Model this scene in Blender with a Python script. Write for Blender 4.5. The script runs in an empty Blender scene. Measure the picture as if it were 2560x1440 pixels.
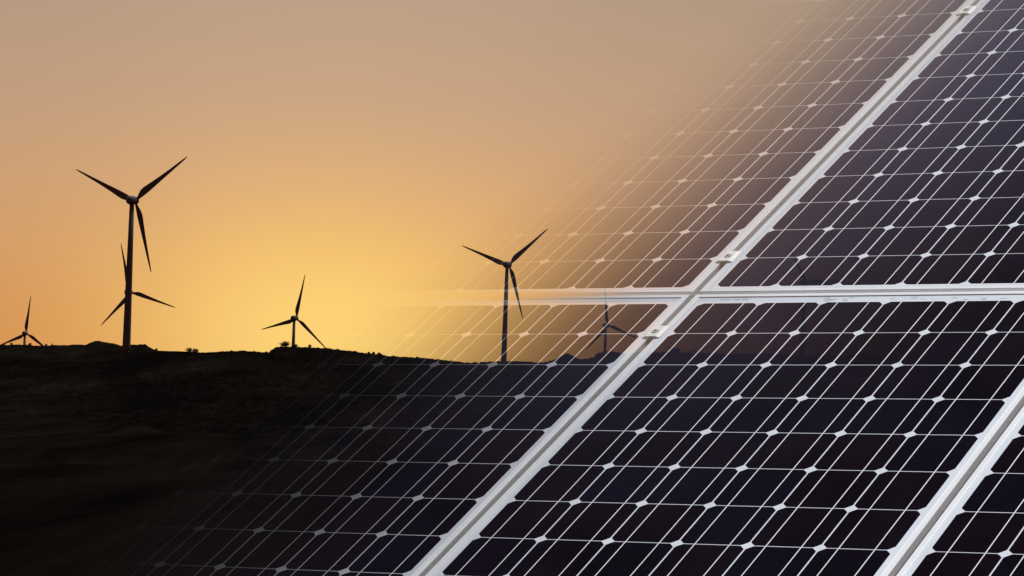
import bpy, bmesh, math, random
import numpy as np
from mathutils import Vector, Matrix
random.seed(7); rng = np.random.default_rng(7)
sc = bpy.context.scene
rad = math.radians

# ------------------------------------------------------------------ camera
F = 8559.6                      # focal length in photo pixels (2560 wide)
PITCH, ROLL, EYE = rad(1.6), rad(2.0), 1.75
fwd = Vector((0, math.cos(PITCH), math.sin(PITCH)))
up0 = Vector((0, -math.sin(PITCH), math.cos(PITCH)))
r0 = Vector((1, 0, 0))
RIGHT = math.cos(ROLL) * r0 + math.sin(ROLL) * up0
UP = math.cos(ROLL) * up0 - math.sin(ROLL) * r0
EYEP = Vector((0, 0, EYE))
cam_d = bpy.data.cameras.new('camera'); cam = bpy.data.objects.new('camera', cam_d)
sc.collection.objects.link(cam)
cam.matrix_world = Matrix.Translation(EYEP) @ Matrix((RIGHT, UP, -fwd)).transposed().to_4x4()
cam_d.sensor_width = 36; cam_d.lens = 36 * F / 2560
cam_d.clip_start = 0.1; cam_d.clip_end = 60000
sc.camera = cam

def c2w(v): return RIGHT * v[0] - UP * v[1] + fwd * v[2]        # image-style camera axes to world
def ray(x, y): return c2w(((x - 1280) / F, (y - 720) / F, 1.0))
def at(x, y, dist):                                             # point at horizontal distance `dist` on that line of sight
    d = ray(x, y); return EYEP + d * (dist / math.hypot(d.x, d.y))

# ------------------------------------------------------------------ world: dusk sky
SUN_AZ = math.atan2(*ray(850, 860).xy)                          # azimuth of the afterglow, from +Y towards +X
w = bpy.data.worlds.new('World'); sc.world = w; w.use_nodes = True
nt = w.node_tree; nt.nodes.clear()
N = nt.nodes.new; L = nt.links.new
def math_node(tree, op, a, b=None, c=None, clamp=False):
    n = tree.nodes.new('ShaderNodeMath'); n.operation = op; n.use_clamp = clamp
    for i, v in enumerate((a, b, c)):
        if v is None: continue
        if isinstance(v, (int, float)): n.inputs[i].default_value = v
        else: tree.links.new(v, n.inputs[i])
    return n.outputs[0]
def ramp(tree, fac, stops, interp='LINEAR'):
    n = tree.nodes.new('ShaderNodeValToRGB'); n.color_ramp.interpolation = interp
    e = n.color_ramp.elements
    while len(e) < len(stops): e.new(0.5)
    for k, (p, c) in enumerate(stops):
        e[k].position = p; e[k].color = (*c, 1) if len(c) == 3 else c
    tree.links.new(fac, n.inputs[0]); return n.outputs[0]
def s2l(c): return tuple((v / 255 / 12.92 if v / 255 < .04045 else ((v / 255 + .055) / 1.055) ** 2.4) for v in c)
tc = N('ShaderNodeTexCoord'); sep = N('ShaderNodeSeparateXYZ'); L(tc.outputs['Generated'], sep.inputs[0])
el = math_node(nt, 'MULTIPLY', math_node(nt, 'ARCSINE', sep.outputs[2]), 180 / math.pi)
az = math_node(nt, 'MULTIPLY', math_node(nt, 'ARCTAN2', sep.outputs[0], sep.outputs[1]), 180 / math.pi)
daz = math_node(nt, 'SUBTRACT', az, math.degrees(SUN_AZ))
low = ramp(nt, math_node(nt, 'DIVIDE', math_node(nt, 'MAXIMUM', el, 0), 8.0), [
    (0.00, s2l((222, 148, 80))), (0.12, s2l((219, 152, 90))), (0.25, s2l((214, 160, 107))),
    (0.42, s2l((205, 163, 124))), (0.60, s2l((192, 160, 132))), (0.78, s2l((181, 157, 134))), (1.0, s2l((172, 154, 136)))])
high = ramp(nt, math_node(nt, 'DIVIDE', el, 90.0), [
    (0.0, s2l((172, 154, 136))), (0.09, s2l((172, 154, 136))), (0.22, (.42, .38, .38)), (0.38, (.46, .44, .60)), (0.4556, (.40, .40, .64)),
    (0.478, (.33, .33, .56)), (0.489, (.25, .245, .42)), (0.503, (.145, .13, .23)), (0.517, (.065, .06, .09)), (0.533, (.024, .021, .034)), (0.556, (.012, .009, .012)), (0.7, (.03, .03, .045)), (1.0, (.06, .075, .11))])
# the pale upper band thins out left of the afterglow
band = ramp(nt, math_node(nt, 'DIVIDE', math_node(nt, 'ABSOLUTE', daz), 40.0), [(0.0, (1, 1, 1)), (0.20, (1, 1, 1)), (0.27, (.72, .70, .66)), (0.34, (.38, .36, .33)), (0.42, (.10, .09, .08)), (0.55, (.10, .10, .10)), (1.0, (.10, .10, .12))])
hb = N('ShaderNodeMix'); hb.data_type = 'RGBA'; hb.blend_type = 'MULTIPLY'
L(math_node(nt, 'DIVIDE', math_node(nt, 'SUBTRACT', el, 20.0), 15.0, clamp=True), hb.inputs[0]); L(high, hb.inputs[6]); L(band, hb.inputs[7]); high = hb.outputs[2]
mixh = N('ShaderNodeMix'); mixh.data_type = 'RGBA'
L(math_node(nt, 'GREATER_THAN', el, 8.0), mixh.inputs[0]); L(low, mixh.inputs[6]); L(high, mixh.inputs[7])
# afterglow: warm lobe round the set sun
gx = math_node(nt, 'POWER', math_node(nt, 'ABSOLUTE', math_node(nt, 'DIVIDE', math_node(nt, 'ADD', daz, 0.3), 3.5)), 2.0)
gy = math_node(nt, 'POWER', math_node(nt, 'ABSOLUTE', math_node(nt, 'DIVIDE', math_node(nt, 'SUBTRACT', el, 0.6), 2.15)), 2.0)
g = math_node(nt, 'POWER', math.e, math_node(nt, 'MULTIPLY', math_node(nt, 'ADD', gx, gy), -1.0))
glow = N('ShaderNodeMix'); glow.data_type = 'RGBA'
L(math_node(nt, 'MULTIPLY', g, 0.97), glow.inputs[0]); L(mixh.outputs[2], glow.inputs[6]); glow.inputs[7].default_value = (*s2l((253, 212, 120)), 1)
# the sky away from the sunset is dark dusk
back = ramp(nt, math_node(nt, 'DIVIDE', math_node(nt, 'ABSOLUTE', daz), 180.0), [(0.0, (1, 1, 1)), (0.012, (.985, .98, .985)), (0.024, (.93, .925, .935)), (0.05, (.86, .865, .88)), (0.16, (.86, .87, .9)), (0.45, (.60, .55, .52)), (1.0, (.75, .64, .56))])
tot = N('ShaderNodeMix'); tot.data_type = 'RGBA'; tot.blend_type = 'MULTIPLY'; tot.inputs[0].default_value = 1
L(glow.outputs[2], tot.inputs[6]); L(back, tot.inputs[7])
sky = N('ShaderNodeTexSky'); sky.sky_type = 'NISHITA'; sky.sun_disc = False; sky.sun_elevation = rad(1.0)
sky.sun_rotation = SUN_AZ; sky.dust_density = 3
addn = N('ShaderNodeMix'); addn.data_type = 'RGBA'; addn.blend_type = 'ADD'; addn.inputs[0].default_value = 0.004
L(tot.outputs[2], addn.inputs[6]); L(sky.outputs[0], addn.inputs[7])
bg = N('ShaderNodeBackground'); bg.inputs[1].default_value = 1.0; L(addn.outputs[2], bg.inputs[0])
ow = N('ShaderNodeOutputWorld'); L(bg.outputs[0], ow.inputs[0])

# ------------------------------------------------------------------ sun: broad soft light from high beyond the array
sd = bpy.data.lights.new('sun', 'SUN'); so = bpy.data.objects.new('sun', sd); sc.collection.objects.link(so)
sd.energy = 4.6; sd.angle = rad(24); sd.color = (0.945, 0.97, 1.0)
SUN_EL, SUN_A = rad(66), rad(48)
sdir = Vector((math.cos(SUN_EL) * math.sin(SUN_A), math.cos(SUN_EL) * math.cos(SUN_A), math.sin(SUN_EL)))
so.rotation_euler = (-sdir).to_track_quat('-Z', 'Y').to_euler()
sc.view_settings.view_transform = 'Standard'; sc.view_settings.look = 'None'
sc.view_settings.exposure = 0; sc.view_settings.gamma = 1

# ------------------------------------------------------------------ helpers
def link_mesh(name, verts, faces, mat, parent=None, smooth=False, mats=None, idx=None):
    me = bpy.data.meshes.new(name); me.from_pydata([tuple(v) for v in verts], [], faces); me.update()
    for m_ in (mats or [mat]): me.materials.append(m_)
    if idx is not None: me.polygons.foreach_set('material_index', idx)
    if smooth: me.polygons.foreach_set('use_smooth', [True] * len(me.polygons))
    o = bpy.data.objects.new(name, me); sc.collection.objects.link(o)
    if parent: o.parent = parent
    return o
def empty(name, mw, label, cat, group=None):
    o = bpy.data.objects.new(name, None); sc.collection.objects.link(o); o.matrix_world = mw
    o.empty_display_size = 0.1; tag(o, label, cat, group); return o
def tag(o, label=None, cat=None, group=None, kind=None):
    for k, v in (('label', label), ('category', cat), ('group', group), ('kind', kind)):
        if v: o[k] = v
    return o
class MB:                                                       # collects shapes into one mesh
    def __init__(s): s.v, s.f = [], []
    def add(s, vs, fs):
        b = len(s.v); s.v += [tuple(v) for v in vs]; s.f += [tuple(i + b for i in f) for f in fs]
    def box(s, x0, y0, z0, x1, y1, z1):
        s.add([(x0,y0,z0),(x1,y0,z0),(x1,y1,z0),(x0,y1,z0),(x0,y0,z1),(x1,y0,z1),(x1,y1,z1),(x0,y1,z1)],
              [(3,2,1,0),(4,5,6,7),(0,1,5,4),(1,2,6,5),(2,3,7,6),(3,0,4,7)])
    def prism(s, prof, axis_pts):                               # profile rings joined along a list of (origin, xdir, ydir, scale)
        n = len(prof); b = len(s.v)
        for o, xd, yd, k in axis_pts:
            for (a, c) in prof: s.v.append(tuple(Vector(o) + Vector(xd) * a * k + Vector(yd) * c * k))
        for r in range(len(axis_pts) - 1):
            for i in range(n):
                j = (i + 1) % n
                s.f.append((b + r*n + i, b + r*n + j, b + (r+1)*n + j, b + (r+1)*n + i))
        s.f.append(tuple(b + i for i in reversed(range(n)))); s.f.append(tuple(b + (len(axis_pts)-1)*n + i for i in range(n)))
    def build(s, name, mat, parent=None, smooth=False): return link_mesh(name, s.v, s.f, mat, parent, smooth)

def new_mat(name):
    m = bpy.data.materials.new(name); m.use_nodes = True; t = m.node_tree
    return m, t, t.nodes['Principled BSDF'], t.nodes['Material Output']
def simple(name, col, rough=.6, metal=0, noise=0.15, scale=3.0, spec=.5):
    m, t, b, o = new_mat(name)
    n = t.nodes.new('ShaderNodeTexNoise'); n.inputs['Scale'].default_value = scale; n.inputs['Detail'].default_value = 6
    g_ = t.nodes.new('ShaderNodeNewGeometry'); t.links.new(g_.outputs['Position'], n.inputs['Vector'])
    c = ramp(t, n.outputs[0], [(.3, tuple(v * (1 - noise) for v in col)), (.7, tuple(v * (1 + noise) for v in col))])
    t.links.new(c, b.inputs['Base Color']); b.inputs['Roughness'].default_value = rough
    b.inputs['Metallic'].default_value = metal; b.inputs['Specular IOR Level'].default_value = spec
    return m

# ------------------------------------------------------------------ the array plane, from the fitted photograph geometry
PIT = 0.127                                                     # cell pitch in metres
Uc, Vc, Nc = (0.85644393, -0.01064856, -0.51613022), (0.46119813, -0.43342544, 0.77423425), (-0.23194845, -0.90112652, -0.36629349)
UW, VW, NW = c2w(Uc).normalized(), c2w(Vc).normalized(), c2w(Nc).normalized()
ORG = EYEP + c2w((2.74157898, 0.224833119, 50.2185473)) * PIT   # corner of the first cell of the centre panel
def plane_mw(u, v): return Matrix.Translation(ORG + UW * u + VW * v) @ Matrix((UW, VW, NW)).transposed().to_4x4()

# ---- see-through fade of the array, measured along its own rows: m is the cover of the array at that spot
FADE = [(-5.9, 0), (-4.7, .045), (-3.95, .12), (-2.8, .30), (-1.85, .475), (-1.05, .635), (0, .81), (1.0, .89), (2.2, .94), (4, .985), (6.5, 1.0)]
FADE_W = [(-5.95, 0), (-5.2, .045), (-4.7, .085), (-3.95, .155), (-2.8, .325), (-1.85, .50), (-1.05, .68), (0, .82), (1.0, .90), (2.2, .95), (5.5, 1.0)]
def lin(c): return c / 12.92 if c < .04045 else ((c + .055) / 1.055) ** 2.4
def cover_cell(m, c=.10, s=.74): return 1 - (lin(c + (1 - m) * (s - c)) - lin(c)) / (lin(s) - lin(c))
def cover_white_low(m, w=.90, b=.045): return (lin(b + m * (w - b)) - lin(b)) / (lin(w) - lin(b))
def fade_group():
    gt = bpy.data.node_groups.new('array_cover', 'ShaderNodeTree')
    for nm in ('Cell', 'White'): gt.interface.new_socket(name=nm, in_out='OUTPUT', socket_type='NodeSocketFloat')
    go = gt.nodes.new('NodeGroupOutput'); ge = gt.nodes.new('ShaderNodeNewGeometry')
    sub = gt.nodes.new('ShaderNodeVectorMath'); sub.operation = 'SUBTRACT'; gt.links.new(ge.outputs['Position'], sub.inputs[0]); sub.inputs[1].default_value = ORG
    def dot(ax):
        d = gt.nodes.new('ShaderNodeVectorMath'); d.operation = 'DOT_PRODUCT'; gt.links.new(sub.outputs[0], d.inputs[0])
        d.inputs[1].default_value = ax / PIT; return d.outputs['Value']
    u, v = dot(UW), dot(VW)
    sh = math_node(gt, 'SUBTRACT', u, math_node(gt, 'MULTIPLY', math_node(gt, 'MAXIMUM', v, 0), 0.085))
    sh = math_node(gt, 'ADD', sh, math_node(gt, 'MULTIPLY', math_node(gt, 'MAXIMUM', v, -40), 0.0))
    f = math_node(gt, 'DIVIDE', math_node(gt, 'ADD', sh, 6.0), 13.0, clamp=True)
    def rmp(fn, F_=FADE_W): return ramp(gt, f, [((p + 6) / 13, (fn(m_),) * 3) for p, m_ in F_])
    cell = rmp(cover_cell, FADE); hi = rmp(lambda m_: min(1, m_ ** 1.35)); lo = rmp(cover_white_low)
    k = math_node(gt, 'DIVIDE', math_node(gt, 'SUBTRACT', -1.3, v), 1.3, clamp=True)
    wm = gt.nodes.new('ShaderNodeMix'); gt.links.new(k, wm.inputs[0]); gt.links.new(hi, wm.inputs[2]); gt.links.new(lo, wm.inputs[3])
    gt.links.new(cell, go.inputs[0]); gt.links.new(wm.outputs[0], go.inputs[1])
    return gt
FG = fade_group()
def add_fade(m, sock):
    t = m.node_tree; b = t.nodes['Principled BSDF']; o = t.nodes['Material Output']
    g_ = t.nodes.new('ShaderNodeGroup'); g_.node_tree = FG
    tr = t.nodes.new('ShaderNodeBsdfTransparent'); mx = t.nodes.new('ShaderNodeMixShader')
    fac = g_.outputs['White' if sock == 'Rail' else sock]
    if sock == 'Rail':                                          # hollow profiles put several walls behind one another
        fac = math_node(t, 'MINIMUM', fac, math_node(t, 'MULTIPLY', math_node(t, 'MULTIPLY', fac, fac), 2.1))
    t.links.new(fac, mx.inputs[0]); t.links.new(tr.outputs[0], mx.inputs[1]); t.links.new(b.outputs[0], mx.inputs[2])
    t.links.new(mx.outputs[0], o.inputs['Surface']); return m

M_frame = add_fade(simple('anodised_frame', (.84, .85, .86), rough=.42, metal=0.0, noise=.05, scale=6, spec=.4), 'Rail')
M_sheet = add_fade(simple('white_backsheet', (.72, .76, .82), rough=.35, noise=.05, scale=9, spec=.25), 'White')
M_bus = add_fade(simple('tinned_ribbon', (.93, .92, .92), rough=.4, noise=.04, scale=20, spec=.5), 'White')
M_clamp = add_fade(simple('clamp_metal', (.93, .89, .83), rough=.5, noise=.06, scale=30, spec=.4), 'White')
M_bolt = add_fade(simple('bolt_steel', (.72, .70, .66), rough=.4, metal=0, noise=.1, scale=60), 'White')
M_dark = add_fade(simple('socket_shade_black', (.02, .018, .015), rough=.6), 'White')
M_print_shade = add_fade(simple('print_and_shade_grey', (.28, .29, .31), rough=.6), 'White')
M_rail = simple('rail_aluminium', (.45, .45, .46), rough=.45, metal=.5, noise=.08)
M_conc = simple('footing_concrete', (.22, .21, .19), rough=.9, noise=.2)
# cells: nearly black silicon under coated glass, tint differs from wafer to wafer
M_cell, t, b, o_ = new_mat('silicon_cell')
oi = t.nodes.new('ShaderNodeObjectInfo')
base = ramp(t, oi.outputs['Random'], [(0, (.0060, .0038, .0060)), (.3, (.0070, .0043, .0060)), (.6, (.0060, .0040, .0070)), (.85, (.0052, .0044, .0100)), (1, (.0072, .0045, .0068))])
ge = t.nodes.new('ShaderNodeNewGeometry')
nz = t.nodes.new('ShaderNodeTexNoise'); nz.inputs['Scale'].default_value = 5.0; nz.inputs['Detail'].default_value = 4; t.links.new(ge.outputs['Position'], nz.inputs['Vector'])
mx = t.nodes.new('ShaderNodeMix'); mx.data_type = 'RGBA'; mx.blend_type = 'MULTIPLY'; mx.inputs[0].default_value = .6
t.links.new(base, mx.inputs[6]); t.links.new(ramp(t, nz.outputs[0], [(.35, (.6, .6, .6)), (.65, (1.5, 1.4, 1.5))]), mx.inputs[7])
dst = t.nodes.new('ShaderNodeTexNoise'); dst.inputs['Scale'].default_value = 160; dst.inputs['Detail'].default_value = 2; t.links.new(ge.outputs['Position'], dst.inputs['Vector'])
md = t.nodes.new('ShaderNodeMix'); md.data_type = 'RGBA'
t.links.new(ramp(t, dst.outputs[0], [(.76, (0, 0, 0)), (.80, (.5, .5, .5))]), md.inputs[0]); t.links.new(mx.outputs[2], md.inputs[6]); md.inputs[7].default_value = (.09, .08, .09, 1)
t.links.new(md.outputs[2], b.inputs['Base Color']); b.inputs['Roughness'].default_value = .12; b.inputs['Specular IOR Level'].default_value = .32
t.links.new(ramp(t, nz.outputs[0], [(.3, (.03,) * 3), (.7, (.075,) * 3)]), b.inputs['Roughness'])
add_fade(M_cell, 'Cell')

# ------------------------------------------------------------------ solar panels
NU, NV = 6, 12
GU, GV = 0.45623 * PIT, 0.552418 * PIT                          # cell edge to cell edge across a seam
FW, FD, LIP = 0.0120, 0.0140, 0.0016                             # frame face width, depth, rise over the glass
MU = 0.0102; MT, MBOT = 0.0235, 0.0105                          # white margins: sides, top, bottom
GAPU = GU - 2 * (MU + FW); GAPV = GV - MT - MBOT - 2 * FW
CU, CV, CH = 0.0029, 0.0017, 0.0106                             # gaps between cells, corner cut
BX = (0.255, 0.745); BW = 0.0019
PER_U, PER_V = NU * PIT + GU, NV * PIT + GV

def cell_outline():
    x0, y0, x1, y1 = CU / 2, CV / 2, PIT - CU / 2, PIT - CV / 2; c = CH; q = c * .475
    return [(x0 + c, y0), (x1 - c, y0), (x1 - q, y0 + q), (x1, y0 + c), (x1, y1 - c), (x1 - q, y1 - q), (x1 - c, y1), (x0 + c, y1), (x0 + q, y1 - q), (x0, y1 - c), (x0, y0 + c), (x0 + q, y0 + q)]
def cell_mesh():
    # three slabs between the ribbons, so that nothing lies on top of anything in the sheet
    bx = [k * PIT for k in BX]; x0, y0, x1, y1 = CU / 2, CV / 2, PIT - CU / 2, PIT - CV / 2; c = CH; q = c * .475; h = BW / 2
    A = [(x0 + c, y0), (bx[0] - h, y0), (bx[0] - h, y1), (x0 + c, y1), (x0 + q, y1 - q), (x0, y1 - c), (x0, y0 + c), (x0 + q, y0 + q)]
    B = [(bx[0] + h, y0), (bx[1] - h, y0), (bx[1] - h, y1), (bx[0] + h, y1)]
    C_ = [(bx[1] + h, y0), (x1 - c, y0), (x1 - q, y0 + q), (x1, y0 + c), (x1, y1 - c), (x1 - q, y1 - q), (x1 - c, y1), (bx[1] + h, y1)]
    v, f = [], []
    for P in (A, B, C_): f.append(tuple(range(len(v), len(v) + len(P)))); v += [(x, y, 0) for x, y in P]
    me = bpy.data.meshes.new('solar_cell'); me.from_pydata(v, [], f); me.materials.append(M_cell); return me
def ribbon_mesh():                                              # soldered over every cell of a column, dipping out of sight between them
    mb = MB(); h = BW / 2
    for r in range(NV):
        y0, y1 = r * PIT + CV / 2, (r + 1) * PIT - CV / 2
        mb.add([(-h, y0, 0), (h, y0, 0), (h, y1, 0), (-h, y1, 0)], [(0, 1, 2, 3)])
    me = bpy.data.meshes.new('busbar'); me.from_pydata(mb.v, [], mb.f); me.materials.append(M_bus); return me
def sheet_mesh():
    bm = bmesh.new(); U1, V1 = NU * PIT, NV * PIT
    out = [(-MU, -MBOT), (U1 + MU, -MBOT), (U1 + MU, V1 + MT), (-MU, V1 + MT)]
    def face(pts): 
        vs = [bm.verts.new((x, y, 0)) for x, y in pts]; bm.faces.new(vs)
    face([(-MU, -MBOT), (U1 + MU, -MBOT), (U1 + MU, 0), (-MU, 0)]); face([(-MU, V1), (U1 + MU, V1), (U1 + MU, V1 + MT), (-MU, V1 + MT)])
    face([(-MU, 0), (0, 0), (0, V1), (-MU, V1)]); face([(U1, 0), (U1 + MU, 0), (U1 + MU, V1), (U1, V1)])
    ol = cell_outline(); x0, y0, x1, y1 = CU / 2, CV / 2, PIT - CU / 2, PIT - CV / 2; P = PIT
    for i in range(NU):
        for j in range(NV):
            T = lambda pts: [(x + i * P, y + j * P) for x, y in pts]
            face(T([(0, 0), (P, 0), ol[1], ol[0]])); face(T([(P, 0), (P, P), ol[4], ol[3]]))
            face(T([(P, P), (0, P), ol[7], ol[6]])); face(T([(0, P), (0, 0), ol[10], ol[9]]))
            face(T([(P, 0), ol[3], ol[2], ol[1]])); face(T([(P, P), ol[6], ol[5], ol[4]]))
            face(T([(0, P), ol[9], ol[8], ol[7]])); face(T([(0, 0), ol[0], ol[11], ol[10]]))
    bmesh.ops.remove_doubles(bm, verts=bm.verts, dist=1e-6)
    me = bpy.data.meshes.new('backsheet'); bm.to_mesh(me); bm.free(); me.materials.append(M_sheet); return me
def frame_mesh():                                               # mitred hollow rails with a thin rolled inner lip
    bm = bmesh.new(); a0, b0, a1, b1 = -MU - FW, -MBOT - FW, NU * PIT + MU + FW, NV * PIT + MT + FW
    # rings: (inset, z)
    prof = [(0.0, -FD + LIP), (0.0, LIP - .0008), (.0007, LIP), (FW - .0022, LIP), (FW - .0013, LIP + .00025), (FW - .0006, LIP), (FW, .0001), (FW, -.0045), (.0030, -.0045), (.0030, -FD + LIP)]
    rings = []
    for ins, z in prof:
        rings.append([bm.verts.new((x, y, z)) for x, y in ((a0 + ins, b0 + ins), (a1 - ins, b0 + ins), (a1 - ins, b1 - ins), (a0 + ins, b1 - ins))])
    n = len(rings)
    for k in range(n):
        A, B = rings[k], rings[(k + 1) % n]
        for i in range(4):
            j = (i + 1) % 4; bm.faces.new((A[i], A[j], B[j], B[i]))
    bmesh.ops.recalc_face_normals(bm, faces=bm.faces)
    me = bpy.data.meshes.new('frame'); bm.to_mesh(me); bm.free(); me.materials.append(M_frame); return me
ME = dict(cell=cell_mesh(), bus=ribbon_mesh(), sheet=sheet_mesh(), frame=frame_mesh())
def child(name, me, parent, loc=(0, 0, 0)):
    o = bpy.data.objects.new(name, me); sc.collection.objects.link(o); o.parent = parent; o.location = loc; return o
def make_panel(iu, iv, label, jit=(0, 0, 0)):
    u0 = iu * PER_U; v0 = -NV * PIT if iv == 0 else GV
    if iv == -1: v0 = -NV * PIT - PER_V
    r = empty('solar_panel', plane_mw(u0 + jit[0], v0 + jit[1]) @ Matrix.Translation((0, 0, jit[2])), label, 'solar panel', 'solar panels of the array')
    child('frame', ME['frame'], r); child('backsheet', ME['sheet'], r)
    for i in range(NU):
        for j in range(NV): child('solar_cell', ME['cell'], r, (i * PIT, j * PIT, 0))
    for i in range(NU):
        for k in BX: child('busbar', ME['bus'], r, ((i + k) * PIT, 0, 0))
    return r
centre = make_panel(0, 0, 'solid dark panel filling the lower middle, small serial number in its upper left corner')
make_panel(-1, 0, 'see-through panel at lower left, fading out over the black hillside', (0, 0, 0))
make_panel(-1, 1, 'hazy see-through panel at upper left, fading out into the orange sky', (0, 0, 0))
make_panel(0, 1, 'solid bluish panel at upper right, a ghostly turbine in its lower left')
make_panel(1, 0, 'solid panel cut off by the lower right corner of the photo')
# serial number under the glass of the centre panel (unreadable small marks, as in the photo) and dirt along the edge
mb = MB(); x = 0.0385; y = NV * PIT + .0125; r_ = random.Random(3)
for k in range(22):
    wd = r_.uniform(.0007, .0021)
    if k not in (4, 9, 10, 16): mb.add([(x, y, .0003), (x + wd, y, .0003), (x + wd, y + r_.uniform(.0035, .0052), .0003), (x, y + .0045, .0003)], [(0, 1, 2, 3)])
    x += wd + r_.uniform(.0006, .0016)
mb.build('serial_number', M_print_shade, centre)
M_dirt = add_fade(simple('grey_dirt', (.42, .43, .44), rough=.9, noise=.2, scale=80, spec=.1), 'White')
mb = MB()
for k in range(26):
    x = r_.choice([r_.uniform(.235, .30), r_.uniform(.37, .47), r_.uniform(.50, .60)]); y = NV * PIT + r_.uniform(.004, .019); ln = r_.uniform(.004, .022); h = r_.uniform(.0004, .0011)
    mb.add([(x, y, .0003), (x + ln * .5, y - h, .0003), (x + ln, y, .0003), (x + ln * .5, y + h, .0003)], [(0, 1, 2, 3)])
mb.build('dirt_smudge', M_dirt, centre)

# ------------------------------------------------------------------ clamps on the seams
def make_clamp(u, v, label):
    r = empty('mid_clamp', plane_mw(u, v) @ Matrix.Translation((0, 0, LIP)), label, 'panel clamp', 'clamps holding the panel frames')
    hl = .0215; W = GAPU / 2
    mb = MB()                                                   # hat profile: raised centre, sloping wings resting on the two frames
    prof = [(-W - .0105, .0003), (-W - .0105, .0016), (-W - .0040, .0040), (W + .0040, .0040), (W + .0110, .0016), (W + .0110, .0003), (W + .001, .0003), (W - .0012, .0003), (W - .0012, -.013), (-W + .0012, -.013), (-W + .0012, .0003), (-W - .001, .0003)]
    mb.prism([(a, c) for a, c in prof], [((0, -hl, 0), (1, 0, 0), (0, 0, 1), 1), ((0, hl, 0), (1, 0, 0), (0, 0, 1), 1)])
    mb.build('clamp_plate', M_clamp, r)
    def disc(mb, rr, z0, z1, n=28, hexa=False):
        pts = [(rr * math.cos(2 * math.pi * i / n), rr * math.sin(2 * math.pi * i / n)) for i in range(n)]
        mb.prism(pts, [((0, 0, z0), (1, 0, 0), (0, 1, 0), 1), ((0, 0, z1), (1, 0, 0), (0, 1, 0), 1)])
    m0 = MB(); disc(m0, .0076, .0036, .0042); m0.build('washer_recess_shade', M_print_shade, r)  # raised grey disc, its dark colour stands in for shade round the bolt
    m1 = MB(); disc(m1, .0068, .0036, .0054); bolt = m1.build('bolt', M_bolt, r)
    m2 = MB(); disc(m2, .0034, .005, .0056, 6); m2.build('hex_socket_shade', M_dark, bolt)  # solid black hexagon, the shade of the hollow put into its colour
    return r
uc = -GU / 2
clamp_spots = [(uc, -PIT * 1.0, 'clamp on the long diagonal seam just below the crossing of the seams'),
    (uc, GV + PIT * 1.0, 'clamp on the long diagonal seam just above the crossing of the seams'),
    (uc, GV + PIT * 11.0, 'clamp on the long diagonal seam at the upper right edge of the photo'),
    (uc, -PIT * 11.0, None), (uc + PER_U, -PIT * 1.0, None), (uc + PER_U, -PIT * 11.0, None)]
for u, v, lb in clamp_spots:
    if lb: make_clamp(u, v, lb)

# ------------------------------------------------------------------ support: rails and posts behind the opaque part
def inv(p): q = p - ORG; return q.dot(UW), q.dot(VW), q.dot(NW)
for v, lb in ((-PIT * 11, 'lowest aluminium rail behind the array'), (-PIT, 'aluminium rail behind the array below the seam crossing'), (GV + PIT, 'aluminium rail behind the array above the seam crossing'), (GV + PIT * 11, 'topmost aluminium rail behind the array')):
    mb = MB(); mb.box(0.52, -.02, -.045, 1.75, .02, 0)
    o = link_mesh('support_rail', mb.v, mb.f, M_rail); o.matrix_world = plane_mw(0, v) @ Matrix.Translation((0, 0, -FD)); tag(o, lb, 'rail', 'rails carrying the panels')
for u in (.62, 1.45):
    for v in (-PIT * 10, GV + PIT * 10):
        p = ORG + UW * u + VW * v - NW * .10
        r = empty('support_post', Matrix.Translation((p.x, p.y, 0)), 'steel post on a concrete footing behind the solid panels, %s %s' % ('lower' if v < 0 else 'upper', 'left' if u < 1 else 'right'), 'post', 'posts carrying the array')
        mb = MB(); mb.box(-.03, -.03, -.3, .03, .03, p.z); mb.build('post', M_rail, r)
        mb = MB(); mb.box(-.15, -.15, -.4, .15, .15, .06); mb.build('footing', M_conc, r)

# ------------------------------------------------------------------ terrain
RIDGE = [(-400, 866), (-150, 864), (0, 862), (60, 862.5), (105, 864), (160, 862.5), (215, 862), (222, 858), (230, 854.5), (238, 852), (250, 853), (258, 856), (266, 857), (280, 858.5), (290, 860.5), (298, 863.5), (310, 862), (325, 861.5), (345, 861.5), (362, 860), (370, 865), (378, 870), (390, 876), (440, 878.5), (500, 882), (540, 880), (560, 878), (600, 876.5), (640, 880), (672, 881), (680, 876), (688, 869), (700, 868), (715, 867), (738, 868), (760, 867.5), (790, 870), (830, 872), (870, 876.5), (910, 881.5), (930, 884), (960, 888), (1000, 892), (1060, 895), (1120, 901), (1160, 907), (1200, 906.5), (1260, 902), (1310, 903), (1340, 906), (1370, 905), (1385, 900), (1397, 892), (1415, 884.5), (1430, 888), (1450, 898), (1475, 896), (1486, 893), (1490, 884), (1507, 880), (1530, 878), (1545, 880), (1556, 884), (1568, 886), (1580, 881), (1600, 880), (1640, 881), (1700, 882), (1800, 884), (1900, 885), (2100, 887), (2560, 890), (3000, 880)]
RD = 1434.0
def ridge_dist(a): return RD + 40 * np.sin(a * 40) + 25 * np.sin(a * 93 + 1)
def px_of_az(a):                                                # photo x on the ridge line for an azimuth
    return 1280 + F * np.tan(a)
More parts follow.
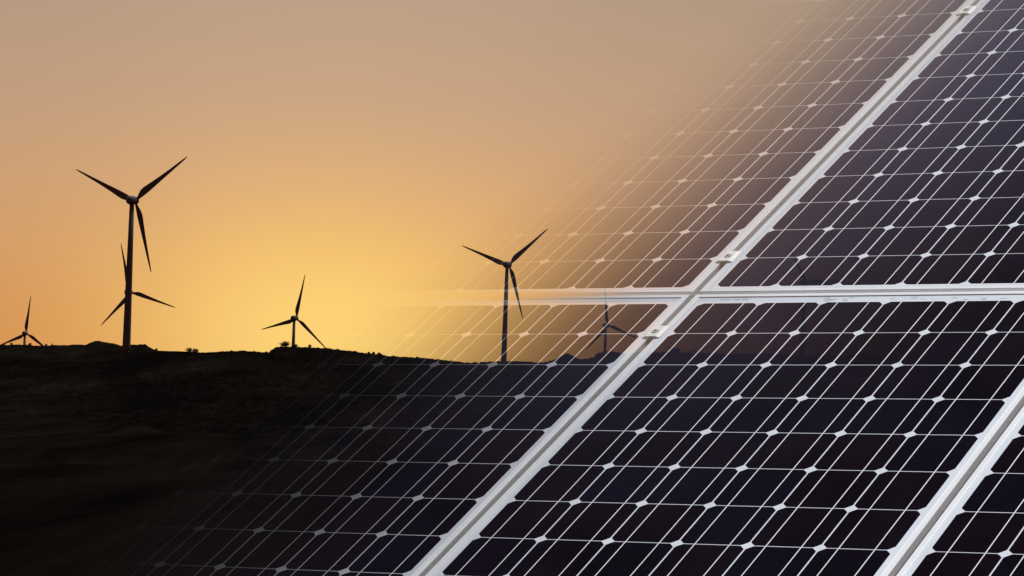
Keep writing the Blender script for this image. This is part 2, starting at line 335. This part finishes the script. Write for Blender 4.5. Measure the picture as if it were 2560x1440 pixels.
# turbines first: (blade tips) in photo pixels, clockwise order free
TURB = [
    ('big dark turbine on the left ridge, tallest of all, its whole tower in view', [(469, 391), (189, 423), (378, 682)]),
    ('turbine partly hidden behind the tower of the tallest turbine', [(302, 607), (439, 769), (252, 814)]),
    ('small turbine rising beside the bushes at the brightest part of the sunset', [(763, 685), (653, 824), (820, 876)]),
    ('small turbine at the far left edge, its lower blades touching the ridge', [(77, 739), (-13, 869), (140, 891)]),
    ('tall turbine seen through the fading panels, left of the diagonal seam', [(1370, 571), (1154, 614), (1307, 797)]),
    ('small turbine behind the fading panel, right beside the lower clamp', [(1512, 718), (1463, 876), (1597, 848)]),
    ('turbine showing only as a faint ghost through the upper right panel', [(1967, 606), (2112, 702), (1993, 808)]),
]
HUB_H, ROT = 60.0, 31.0
def solve_rotor(tips):
    P = np.array(tips, float); C = P.mean(0); d = (P - C) * [1, -1]           # image x right, y up
    an = np.arctan2(d[:, 1], d[:, 0]); order = np.argsort(an); d = d[order]
    ph = np.radians([0, 120, 240]); A = np.stack([np.cos(ph), np.sin(ph)], 1)
    M, *_ = np.linalg.lstsq(A, d, rcond=None); M = M.T                        # d = M @ (cos, sin)
    U_, S_, Vt = np.linalg.svd(M); R = S_[0]
    # 3-D plane vectors a, b (columns) whose image projection is M and which are orthogonal with length R
    z = math.sqrt(max(R * R - S_[1] ** 2, 0)); mn = Vt[1]
    a = np.array([M[0, 0], M[1, 0], z * mn[0]]) / R; b_ = np.array([M[0, 1], M[1, 1], z * mn[1]]) / R   # z here: depth away from camera
    toW = lambda q: RIGHT * q[0] + UP * q[1] + fwd * q[2]
    best = None
    for s in (1, -1):
        aw, bw = toW(a * [1, 1, s]), toW(b_ * [1, 1, s]); n = aw.cross(bw).normalized()
        if n.y < 0: n = -n
        if best is None or n.x > best[2].x: best = (aw, bw, n)
    return C, R, *best
TB = []
for lb, tips in TURB:
    goal = sorted(tips, key=lambda q: q[1]); cur = [tuple(q) for q in goal]; cone = 0.07
    for it in range(8):                                         # refine for the perspective across the rotor
        C, R, aw, bw, n = solve_rotor(cur)
        dist = ROT * F / R; p = EYEP + ray(C[0], C[1]) * dist
        got = []
        for k in range(3):
            q = p + (aw * math.cos(k * 2 * math.pi / 3) + bw * math.sin(k * 2 * math.pi / 3)) * ROT - EYEP
            got.append((1280 + F * q.dot(RIGHT) / q.dot(fwd), 720 - F * q.dot(UP) / q.dot(fwd)))
        nxt = []
        for c_, g_ in zip(cur, goal):
            h_ = min(got, key=lambda t_: math.dist(t_, g_)); nxt.append((c_[0] + g_[0] - h_[0], c_[1] + g_[1] - h_[1]))
        cur = nxt
    hub = p - n * (cone * ROT)
    nh = Vector((n.x, n.y, 0)).normalized()
    top = hub - nh * 2.7
    TB.append(dict(label=lb, hub=hub, top=top, aw=aw, bw=bw, n=n, nh=nh, cone=cone, R=R, base=(top.x, top.y, top.z - HUB_H), dist=dist))
    
az_f = np.arctan(np.linspace(-1700, 1700, 1500) / F)
az_c = np.linspace(az_f[-1], 2 * np.pi + az_f[0], 140)[1:-1]
AZ = np.concatenate([az_f, az_c]); NA = len(AZ)
kk = np.concatenate([rng.normal(size=NA), ])
def smooth_noise(n, w): 
    r = rng.normal(size=n + 4 * w); k = np.ones(w) / w
    return np.convolve(np.convolve(r, k, 'same'), k, 'same')[2 * w:2 * w + n] * math.sqrt(w)
pxs = px_of_az(az_f)
# the photo is rolled: solve the ridge elevation from the photo point itself
rx = np.array([p[0] for p in RIDGE], float); ry = np.array([p[1] for p in RIDGE], float)
dirs = [ray(x, y) for x, y in zip(rx, ry)]
raz = np.array([math.atan2(d.x, d.y) for d in dirs]); rel = np.array([d.z / math.hypot(d.x, d.y) for d in dirs])
RD_f = ridge_dist(az_f)
rough = smooth_noise(1500, 3) * .10 + smooth_noise(1500, 9) * .09 + np.maximum(smooth_noise(1500, 2) - .9, 0) * .35
zr_f = EYE + np.interp(az_f, raz, rel) * RD_f + rough * np.where((pxs > 380) & (pxs < 560), .25, 1)
RDall = np.concatenate([RD_f, np.full(len(az_c), RD)])
tt = np.linspace(0, 1, len(az_c)); zr_c = zr_f[-1] * (1 - tt) + zr_f[0] * tt + 14 * np.sin(tt * np.pi) * np.sin(tt * 17)
ZR = np.concatenate([zr_f, zr_c])
kw = np.ones(161) / 161; zs_ = np.convolve(np.concatenate([np.full(160, zr_f[0]), zr_f, np.full(160, zr_f[-1])]), kw, 'same')[160:-160]
ZS = np.concatenate([zs_ - .8, zr_c])
from mathutils import noise as mn_
fr = np.concatenate([[0.003, .006, .01, .016, .023, .032, .045, .06, .08, .1, .13, .16, .2, .25, .3, .36, .42, .48, .54, .60, .65, .70, .74, .78, .82, .85, .88, .905, .93, .95, .965, .975, .985, .993, 1.0, 1.006, 1.015, 1.03, 1.05, 1.08, 1.12, 1.17, 1.24, 1.32, 1.4, 1.48, 1.56, 1.64, 1.72, 1.8, 1.88, 1.96, 2.1, 2.4, 3, 5, 9, 18]])
def valley(f):                                                  # share of the way from the valley floor to the ridge
    return np.clip((f - .30) / .70, 0, 1)
V = [(0, 0, 0)]; Z = np.zeros((len(fr), NA))
for k, f in enumerate(fr):
    d = RDall * f
    if f <= 1:
        s = valley(f) ; z = -18 * np.sin(np.clip(f / .62, 0, 1) * np.pi / 2) ** 2
        c_ = np.clip((f - .90) / .10, 0, 1) ** 1.5; zz = ZS * (1 - c_) + ZR * c_; z = z * (1 - s ** 1.6) + zz * s ** 1.6
        amp = min(f * 6, 1) * (1 - f) ** .5 * 3.2 + (.25 if .1 < f < .995 else 0)
    else:
        z = ZR - 46 * np.clip((f - 1) / .45, 0, 1) ** .8; amp = min((f - 1) * 12, 1) * 1.4
    X, Y = d * np.sin(AZ), d * np.cos(AZ)
    if amp > 0.01 and f < 2.5:
        z = z + amp * np.array([mn_.fractal(Vector((x_ / 70, y_ / 90, 3.1)), .7, 2.1, 5) for x_, y_ in zip(X, Y)])
    Z[k] = z
    if f > 1:
        for T_ in TB:                                           # knolls under the far turbines
            bx_, by_, bz_ = T_['base']; g_ = np.exp(-((X - bx_) ** 2 + (Y - by_) ** 2) / 45 ** 2)
            z = z * (1 - g_) + bz_ * g_
    V += list(zip(X, Y, z))
Fc = []
for j in range(NA):
    j2 = (j + 1) % NA; Fc.append((0, 1 + j2, 1 + j))
    for k in range(len(fr) - 1):
        a = 1 + k * NA; b2 = a + NA; Fc.append((a + j, a + j2, b2 + j2, b2 + j))
M_ground, t, b, o_ = new_mat('dry_scrub_hillside')
ge = t.nodes.new('ShaderNodeNewGeometry')
n1 = t.nodes.new('ShaderNodeTexNoise'); n1.inputs['Scale'].default_value = .035; n1.inputs['Detail'].default_value = 8; n1.inputs['Roughness'].default_value = .65
mp = t.nodes.new('ShaderNodeMapping'); mp.inputs['Scale'].default_value = (1, .05, 3.5); t.links.new(ge.outputs['Position'], mp.inputs[0]); t.links.new(mp.outputs[0], n1.inputs['Vector'])
n2 = t.nodes.new('ShaderNodeTexNoise'); n2.inputs['Scale'].default_value = .5; n2.inputs['Detail'].default_value = 8; n2.inputs['Roughness'].default_value = .7
t.links.new(mp.outputs[0], n2.inputs['Vector'])
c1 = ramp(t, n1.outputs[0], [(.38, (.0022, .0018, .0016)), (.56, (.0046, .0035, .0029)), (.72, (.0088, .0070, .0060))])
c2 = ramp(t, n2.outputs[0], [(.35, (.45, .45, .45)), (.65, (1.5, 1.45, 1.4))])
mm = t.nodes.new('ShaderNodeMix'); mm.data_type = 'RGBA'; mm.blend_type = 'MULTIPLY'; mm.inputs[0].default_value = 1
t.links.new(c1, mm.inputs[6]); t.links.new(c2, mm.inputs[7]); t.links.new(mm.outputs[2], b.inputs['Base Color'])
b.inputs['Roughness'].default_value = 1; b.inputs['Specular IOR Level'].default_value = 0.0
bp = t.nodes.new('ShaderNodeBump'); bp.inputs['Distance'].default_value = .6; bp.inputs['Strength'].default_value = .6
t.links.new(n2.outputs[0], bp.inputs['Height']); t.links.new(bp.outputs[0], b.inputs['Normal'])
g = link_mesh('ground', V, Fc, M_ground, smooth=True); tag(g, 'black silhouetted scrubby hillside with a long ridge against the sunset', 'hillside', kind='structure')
def ground_z(x, y):
    a = math.atan2(x, y); d = math.hypot(x, y)
    j = int(np.argmin(np.abs(AZ - a))); f = d / RDall[j]; k = int(np.clip(np.searchsorted(fr, f) - 1, 0, len(fr) - 2))
    z0, z1 = V[1 + k * NA + j][2], V[1 + (k + 1) * NA + j][2]; s = (f - fr[k]) / (fr[k + 1] - fr[k])
    return z0 + (z1 - z0) * max(0, min(1, s))

# ------------------------------------------------------------------ wind turbines
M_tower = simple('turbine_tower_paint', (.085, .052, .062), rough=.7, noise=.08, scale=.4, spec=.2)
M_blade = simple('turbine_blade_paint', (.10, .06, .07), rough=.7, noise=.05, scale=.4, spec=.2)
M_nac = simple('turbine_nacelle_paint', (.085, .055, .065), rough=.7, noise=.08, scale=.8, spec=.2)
def blade_mesh():                                               # along +X in the rotor plane, +Y = side of the bulging edge, +Z = axis
    st = [(0.025, .90, .90, 0), (.045, .88, .86, 0), (.07, 1.02, .66, .10), (.11, 1.50, .50, .30), (.16, 1.95, .42, .48), (.21, 2.08, .36, .52), (.28, 1.92, .30, .45), (.38, 1.62, .24, .34), (.5, 1.30, .19, .24), (.62, 1.04, .15, .16), (.74, .82, .12, .10), (.85, .64, .09, .05), (.93, .48, .06, .02), (.98, .30, .035, 0), (1.0, .10, .02, 0)]
    prof = [(math.cos(a), math.sin(a) * (1 if math.cos(a) < 0 else .8)) for a in np.linspace(0, 2 * math.pi, 17)[:-1]]
    v, f = [], []; n = len(prof)
    for r, ch, th, off in st:
        tw = rad(13) * (1 - r) ** 2
        for cx, cz in prof:
            y = cx * ch * 1.38 / 2 + off * 1.2; z = cz * th / 2
            v.append((r * ROT, y * math.cos(tw) - z * math.sin(tw), y * math.sin(tw) + z * math.cos(tw)))
    for k in range(len(st) - 1):
        for i in range(n):
            j = (i + 1) % n; f.append((k*n + i, k*n + j, (k+1)*n + j, (k+1)*n + i))
    f.append(tuple(reversed(range(n)))); f.append(tuple((len(st)-1)*n + i for i in range(n)))
    me = bpy.data.meshes.new('blade'); me.from_pydata(v, [], f); me.materials.append(M_blade)
    me.polygons.foreach_set('use_smooth', [True] * len(f)); return me
def ring_mesh(name, rings, n, mat):                             # rings: (z, rx, ry)
    v, f = [], []
    for z, rx_, ry_ in rings:
        for i in range(n):
            a = 2 * math.pi * i / n; ca, sa = math.cos(a), math.sin(a); e = .8
            v.append((rx_ * math.copysign(abs(ca) ** e, ca), ry_ * math.copysign(abs(sa) ** e, sa), z))
    for k in range(len(rings) - 1):
        for i in range(n):
            j = (i + 1) % n; f.append((k*n + i, k*n + j, (k+1)*n + j, (k+1)*n + i))
    f.append(tuple(reversed(range(n)))); f.append(tuple((len(rings)-1)*n + i for i in range(n)))
    me = bpy.data.meshes.new(name); me.from_pydata(v, [], f); me.materials.append(mat)
    me.polygons.foreach_set('use_smooth', [True] * len(f)); return me
ME_blade = blade_mesh()
ME_hub = ring_mesh('rotor_hub', [(-1.2, 1.15, 1.15), (-.6, 1.45, 1.45), (.2, 1.5, 1.5), (.9, 1.3, 1.3), (1.5, .9, .9), (1.9, .3, .3)], 20, M_nac)
ME_nac = ring_mesh('nacelle', [(-3.2, .7, .8), (-2.9, 1.2, 1.3), (-2.2, 1.65, 1.65), (-1.2, 1.95, 1.85), (.4, 1.95, 1.85), (1.1, 1.7, 1.65), (1.6, 1.3, 1.3)], 24, M_nac)
ME_tower = ring_mesh('tower', [(-3, 1.72, 1.72), (0, 1.68, 1.68), (.35, 1.66, 1.66), (20, 1.42, 1.42), (40, 1.16, 1.16), (HUB_H - 1.2, .92, .92)], 32, M_tower)
ME_door = None
for T_ in TB:
    bx_, by_, bz_ = T_['base']; gz = ground_z(bx_, by_)
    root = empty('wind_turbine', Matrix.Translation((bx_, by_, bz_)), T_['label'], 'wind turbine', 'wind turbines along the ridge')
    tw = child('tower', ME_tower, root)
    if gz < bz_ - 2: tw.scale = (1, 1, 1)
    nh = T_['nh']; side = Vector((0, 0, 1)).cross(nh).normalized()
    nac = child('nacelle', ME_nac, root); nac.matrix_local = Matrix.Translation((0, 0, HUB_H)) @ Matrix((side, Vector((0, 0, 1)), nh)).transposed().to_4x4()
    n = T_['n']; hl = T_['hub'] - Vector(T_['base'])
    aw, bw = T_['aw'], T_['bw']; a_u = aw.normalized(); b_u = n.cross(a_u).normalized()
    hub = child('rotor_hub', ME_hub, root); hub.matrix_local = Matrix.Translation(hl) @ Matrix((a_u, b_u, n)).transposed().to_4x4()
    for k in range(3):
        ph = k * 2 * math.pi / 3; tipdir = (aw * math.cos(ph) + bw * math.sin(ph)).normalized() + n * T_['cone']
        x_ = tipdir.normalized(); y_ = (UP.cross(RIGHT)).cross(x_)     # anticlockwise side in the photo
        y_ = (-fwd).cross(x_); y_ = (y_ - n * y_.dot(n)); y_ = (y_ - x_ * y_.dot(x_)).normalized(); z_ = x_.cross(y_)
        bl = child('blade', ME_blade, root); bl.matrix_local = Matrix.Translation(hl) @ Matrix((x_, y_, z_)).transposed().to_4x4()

# ------------------------------------------------------------------ bushes, hut and boulders along the ridge
M_leaf = simple('bush_leaf', (.035, .026, .018), rough=.9, noise=.3, scale=1.5, spec=0)
M_twig = simple('bush_twig', (.03, .02, .015), rough=.9, noise=.2, spec=0)
M_rock = simple('ridge_rock', (.03, .024, .02), rough=.95, noise=.3, scale=.8, spec=0)
M_hut = simple('hut_wall', (.03, .026, .03), rough=.9, noise=.15, scale=.8, spec=0)
def ridge_point(x, y=None):
    i = np.interp(x, rx, ry); d = ray(x, i); a = math.atan2(d.x, d.y); D = float(np.interp(a, az_f, RD_f))
    return Vector((D * math.sin(a), D * math.cos(a), float(np.interp(a, az_f, zr_f))))
PXM = RD / F
def bush(x, wpx, hpx, label, lean=0, seed=0, n=260):
    r_ = random.Random(seed); p = ridge_point(x); root = empty('bush', Matrix.Translation(p - Vector((0, 0, .3))), label, 'bush', 'bushes on the ridge')
    W, H = wpx * PXM, hpx * PXM * 1.3 + .3; st, lf = MB(), MB(); tips = []
    for k in range(9):
        a = r_.uniform(0, 2 * math.pi); rr = r_.uniform(.2, .95) * W / 2; q = Vector((math.cos(a) * rr + lean * W * .2, math.sin(a) * rr, H * (.62 + .3 * r_.random()) * math.sqrt(max(.1, 1 - (rr / (W / 2)) ** 2 * .75))))
        tips.append(q); d = q.normalized(); s1 = d.cross(Vector((0, 1, 0))).normalized(); s2 = d.cross(s1)
        tri = [(math.cos(t_), math.sin(t_)) for t_ in (0, 2.09, 4.19)]
        st.prism(tri, [((0, 0, 0), s1, s2, .07), (q * .5 + Vector((r_.uniform(-.1, .1), 0, .1)), s1, s2, .045), (q, s1, s2, .015)])
    for k in range(n):
        c = r_.choice(tips); m_ = Vector((r_.gauss(0, W * .11), r_.gauss(0, W * .11), r_.gauss(0, H * .13))) + c * r_.uniform(.45, 1.05)
        m_.z = max(m_.z, .05)
        s = r_.uniform(.14, .34); d1 = Vector((r_.gauss(0, 1), r_.gauss(0, 1), r_.gauss(0, 1))).normalized(); d2 = d1.orthogonal().normalized()
        lf.add([m_ - d1 * s, m_ + d2 * s * .45, m_ + d1 * s, m_ - d2 * s * .45], [(0, 1, 2, 3)])
    st.build('stem', M_twig, root); lf.build('foliage', M_leaf, root)
bush(472, 20, 9, 'rounder left bush of the lone pair on the bare ridge right of the tallest turbine', 0, 1, 420)
bush(489, 17, 8, 'flatter right bush of the lone pair on the bare ridge right of the tallest turbine', 0, 2, 360)
bush(716, 34, 9.5, 'wide bush with a spiky left side below the small turbine in the sunset', -.35, 3, 1000)
bush(735, 20, 6, 'low bush right at the tower foot of the small turbine in the sunset', 0, 4, 400)
bush(774, 10, 6, 'small dense shrub alone on the ridge right of the sunset turbine', .15, 5, 260)
bush(28, 6, 4, 'tiny shrub on the ridge left of the small turbine at the far left edge', 0, 6, 120)
bush(74, 9, 4, 'tiny rounded shrub on the ridge just right of the far left turbine tower', 0, 8, 160)
bush(116, 8, 4, 'tiny shrub on the ridge right of the lowest blade tip at the far left', -.2, 9, 130)
bush(130, 4, 3, 'last and smallest shrub right of the far left turbine', 0, 10, 70)
bush(391, 6, 4, 'tiny shrub where the knoll of the tallest turbine drops to the bare ridge', 0, 11, 110)
for i, (x, wd, h, lb) in enumerate([(922, 7, 2.6, 'first rounded shrub of three on the falling ridge below the sunset'), (934, 8, 3, 'middle rounded shrub of three on the falling ridge below the sunset'), (947, 8, 3, 'last rounded shrub of three on the falling ridge below the sunset'), (1044, 7, 2, 'little shrub on the ridge left of the tall turbine behind the panels')]):
    bush(x, wd, h, lb, 0, 20 + i, 200)
# grass along the crest, too fine to count
mb = MB(); r_ = random.Random(5)
for k in range(1500):
    x = r_.choice([r_.uniform(810, 1240), r_.uniform(500, 690), r_.uniform(255, 300), r_.uniform(690, 900)])
    p = ridge_point(x) + Vector((r_.uniform(-.1, .1), r_.uniform(-2, 2), -.1)); h = r_.uniform(.12, .42) * (1.6 if r_.random() < .06 else 1); wd = r_.uniform(.03, .09); lx = r_.uniform(-.12, .12)
    mb.add([p + Vector((-wd, 0, 0)), p + Vector((wd, 0, 0)), p + Vector((lx, .02, h))], [(0, 1, 2)])
o = mb.build('ridge_grass', M_leaf); tag(o, 'fringe of dry grass along the crest of the ridge', 'grass', kind='stuff')
# small hut with an overhanging roof, seen faintly through the centre panel
p = ridge_point(1687); root = empty('hut', Matrix.Translation(p), 'small flat-roofed hut on the ridge, faint behind the left edge of the solid centre panel', 'hut')
mb = MB(); mb.box(-1.9, -1.5, -1, 2.0, 1.5, 1.55); mb.build('wall', M_hut, root)
mb = MB(); mb.add([(-3.2, -1.8, 1.9), (2.15, -1.8, 1.55), (2.15, 1.8, 1.55), (-3.2, 1.8, 1.9), (-3.0, -1.8, 2.25), (2.15, -1.8, 1.85), (2.15, 1.8, 1.85), (-3.0, 1.8, 2.25)], [(3,2,1,0),(4,5,6,7),(0,1,5,4),(1,2,6,5),(2,3,7,6),(3,0,4,7)]); mb.build('roof', M_hut, root)
mb = MB(); mb.add([(-2.9, -1.5, 1.9), (-1.9, -1.5, .4), (-1.9, -1.4, .4), (-2.9, -1.4, 1.9), (-2.6, -1.5, 1.9), (-1.9, -1.5, .8), (-1.9, -1.4, .8), (-2.6, -1.4, 1.9)], [(0,1,5,4),(3,2,6,7),(0,1,2,3),(4,5,6,7),(0,3,7,4),(1,2,6,5)]); mb.build('brace', M_hut, root)
# arched bare shrub beside it
p = ridge_point(1733); mb = MB(); tri = [(math.cos(t_), math.sin(t_)) for t_ in (0, 1.57, 3.14, 4.71)]
pts = []
for k in range(9):
    a = math.pi * (1 - k / 8); q = p + Vector((math.cos(a) * 1.7, 0, math.sin(a) * 1.35 - .2)); tng = Vector((-math.sin(a), 0, math.cos(a))); pts.append((q, (0, 1, 0), tng.cross(Vector((0, 1, 0))), .28 + .12 * math.sin(k * 2.1)))
mb.prism(tri, pts); o = mb.build('arched_shrub', M_leaf); tag(o, 'low arched shrub on the ridge right of the small hut', 'shrub')
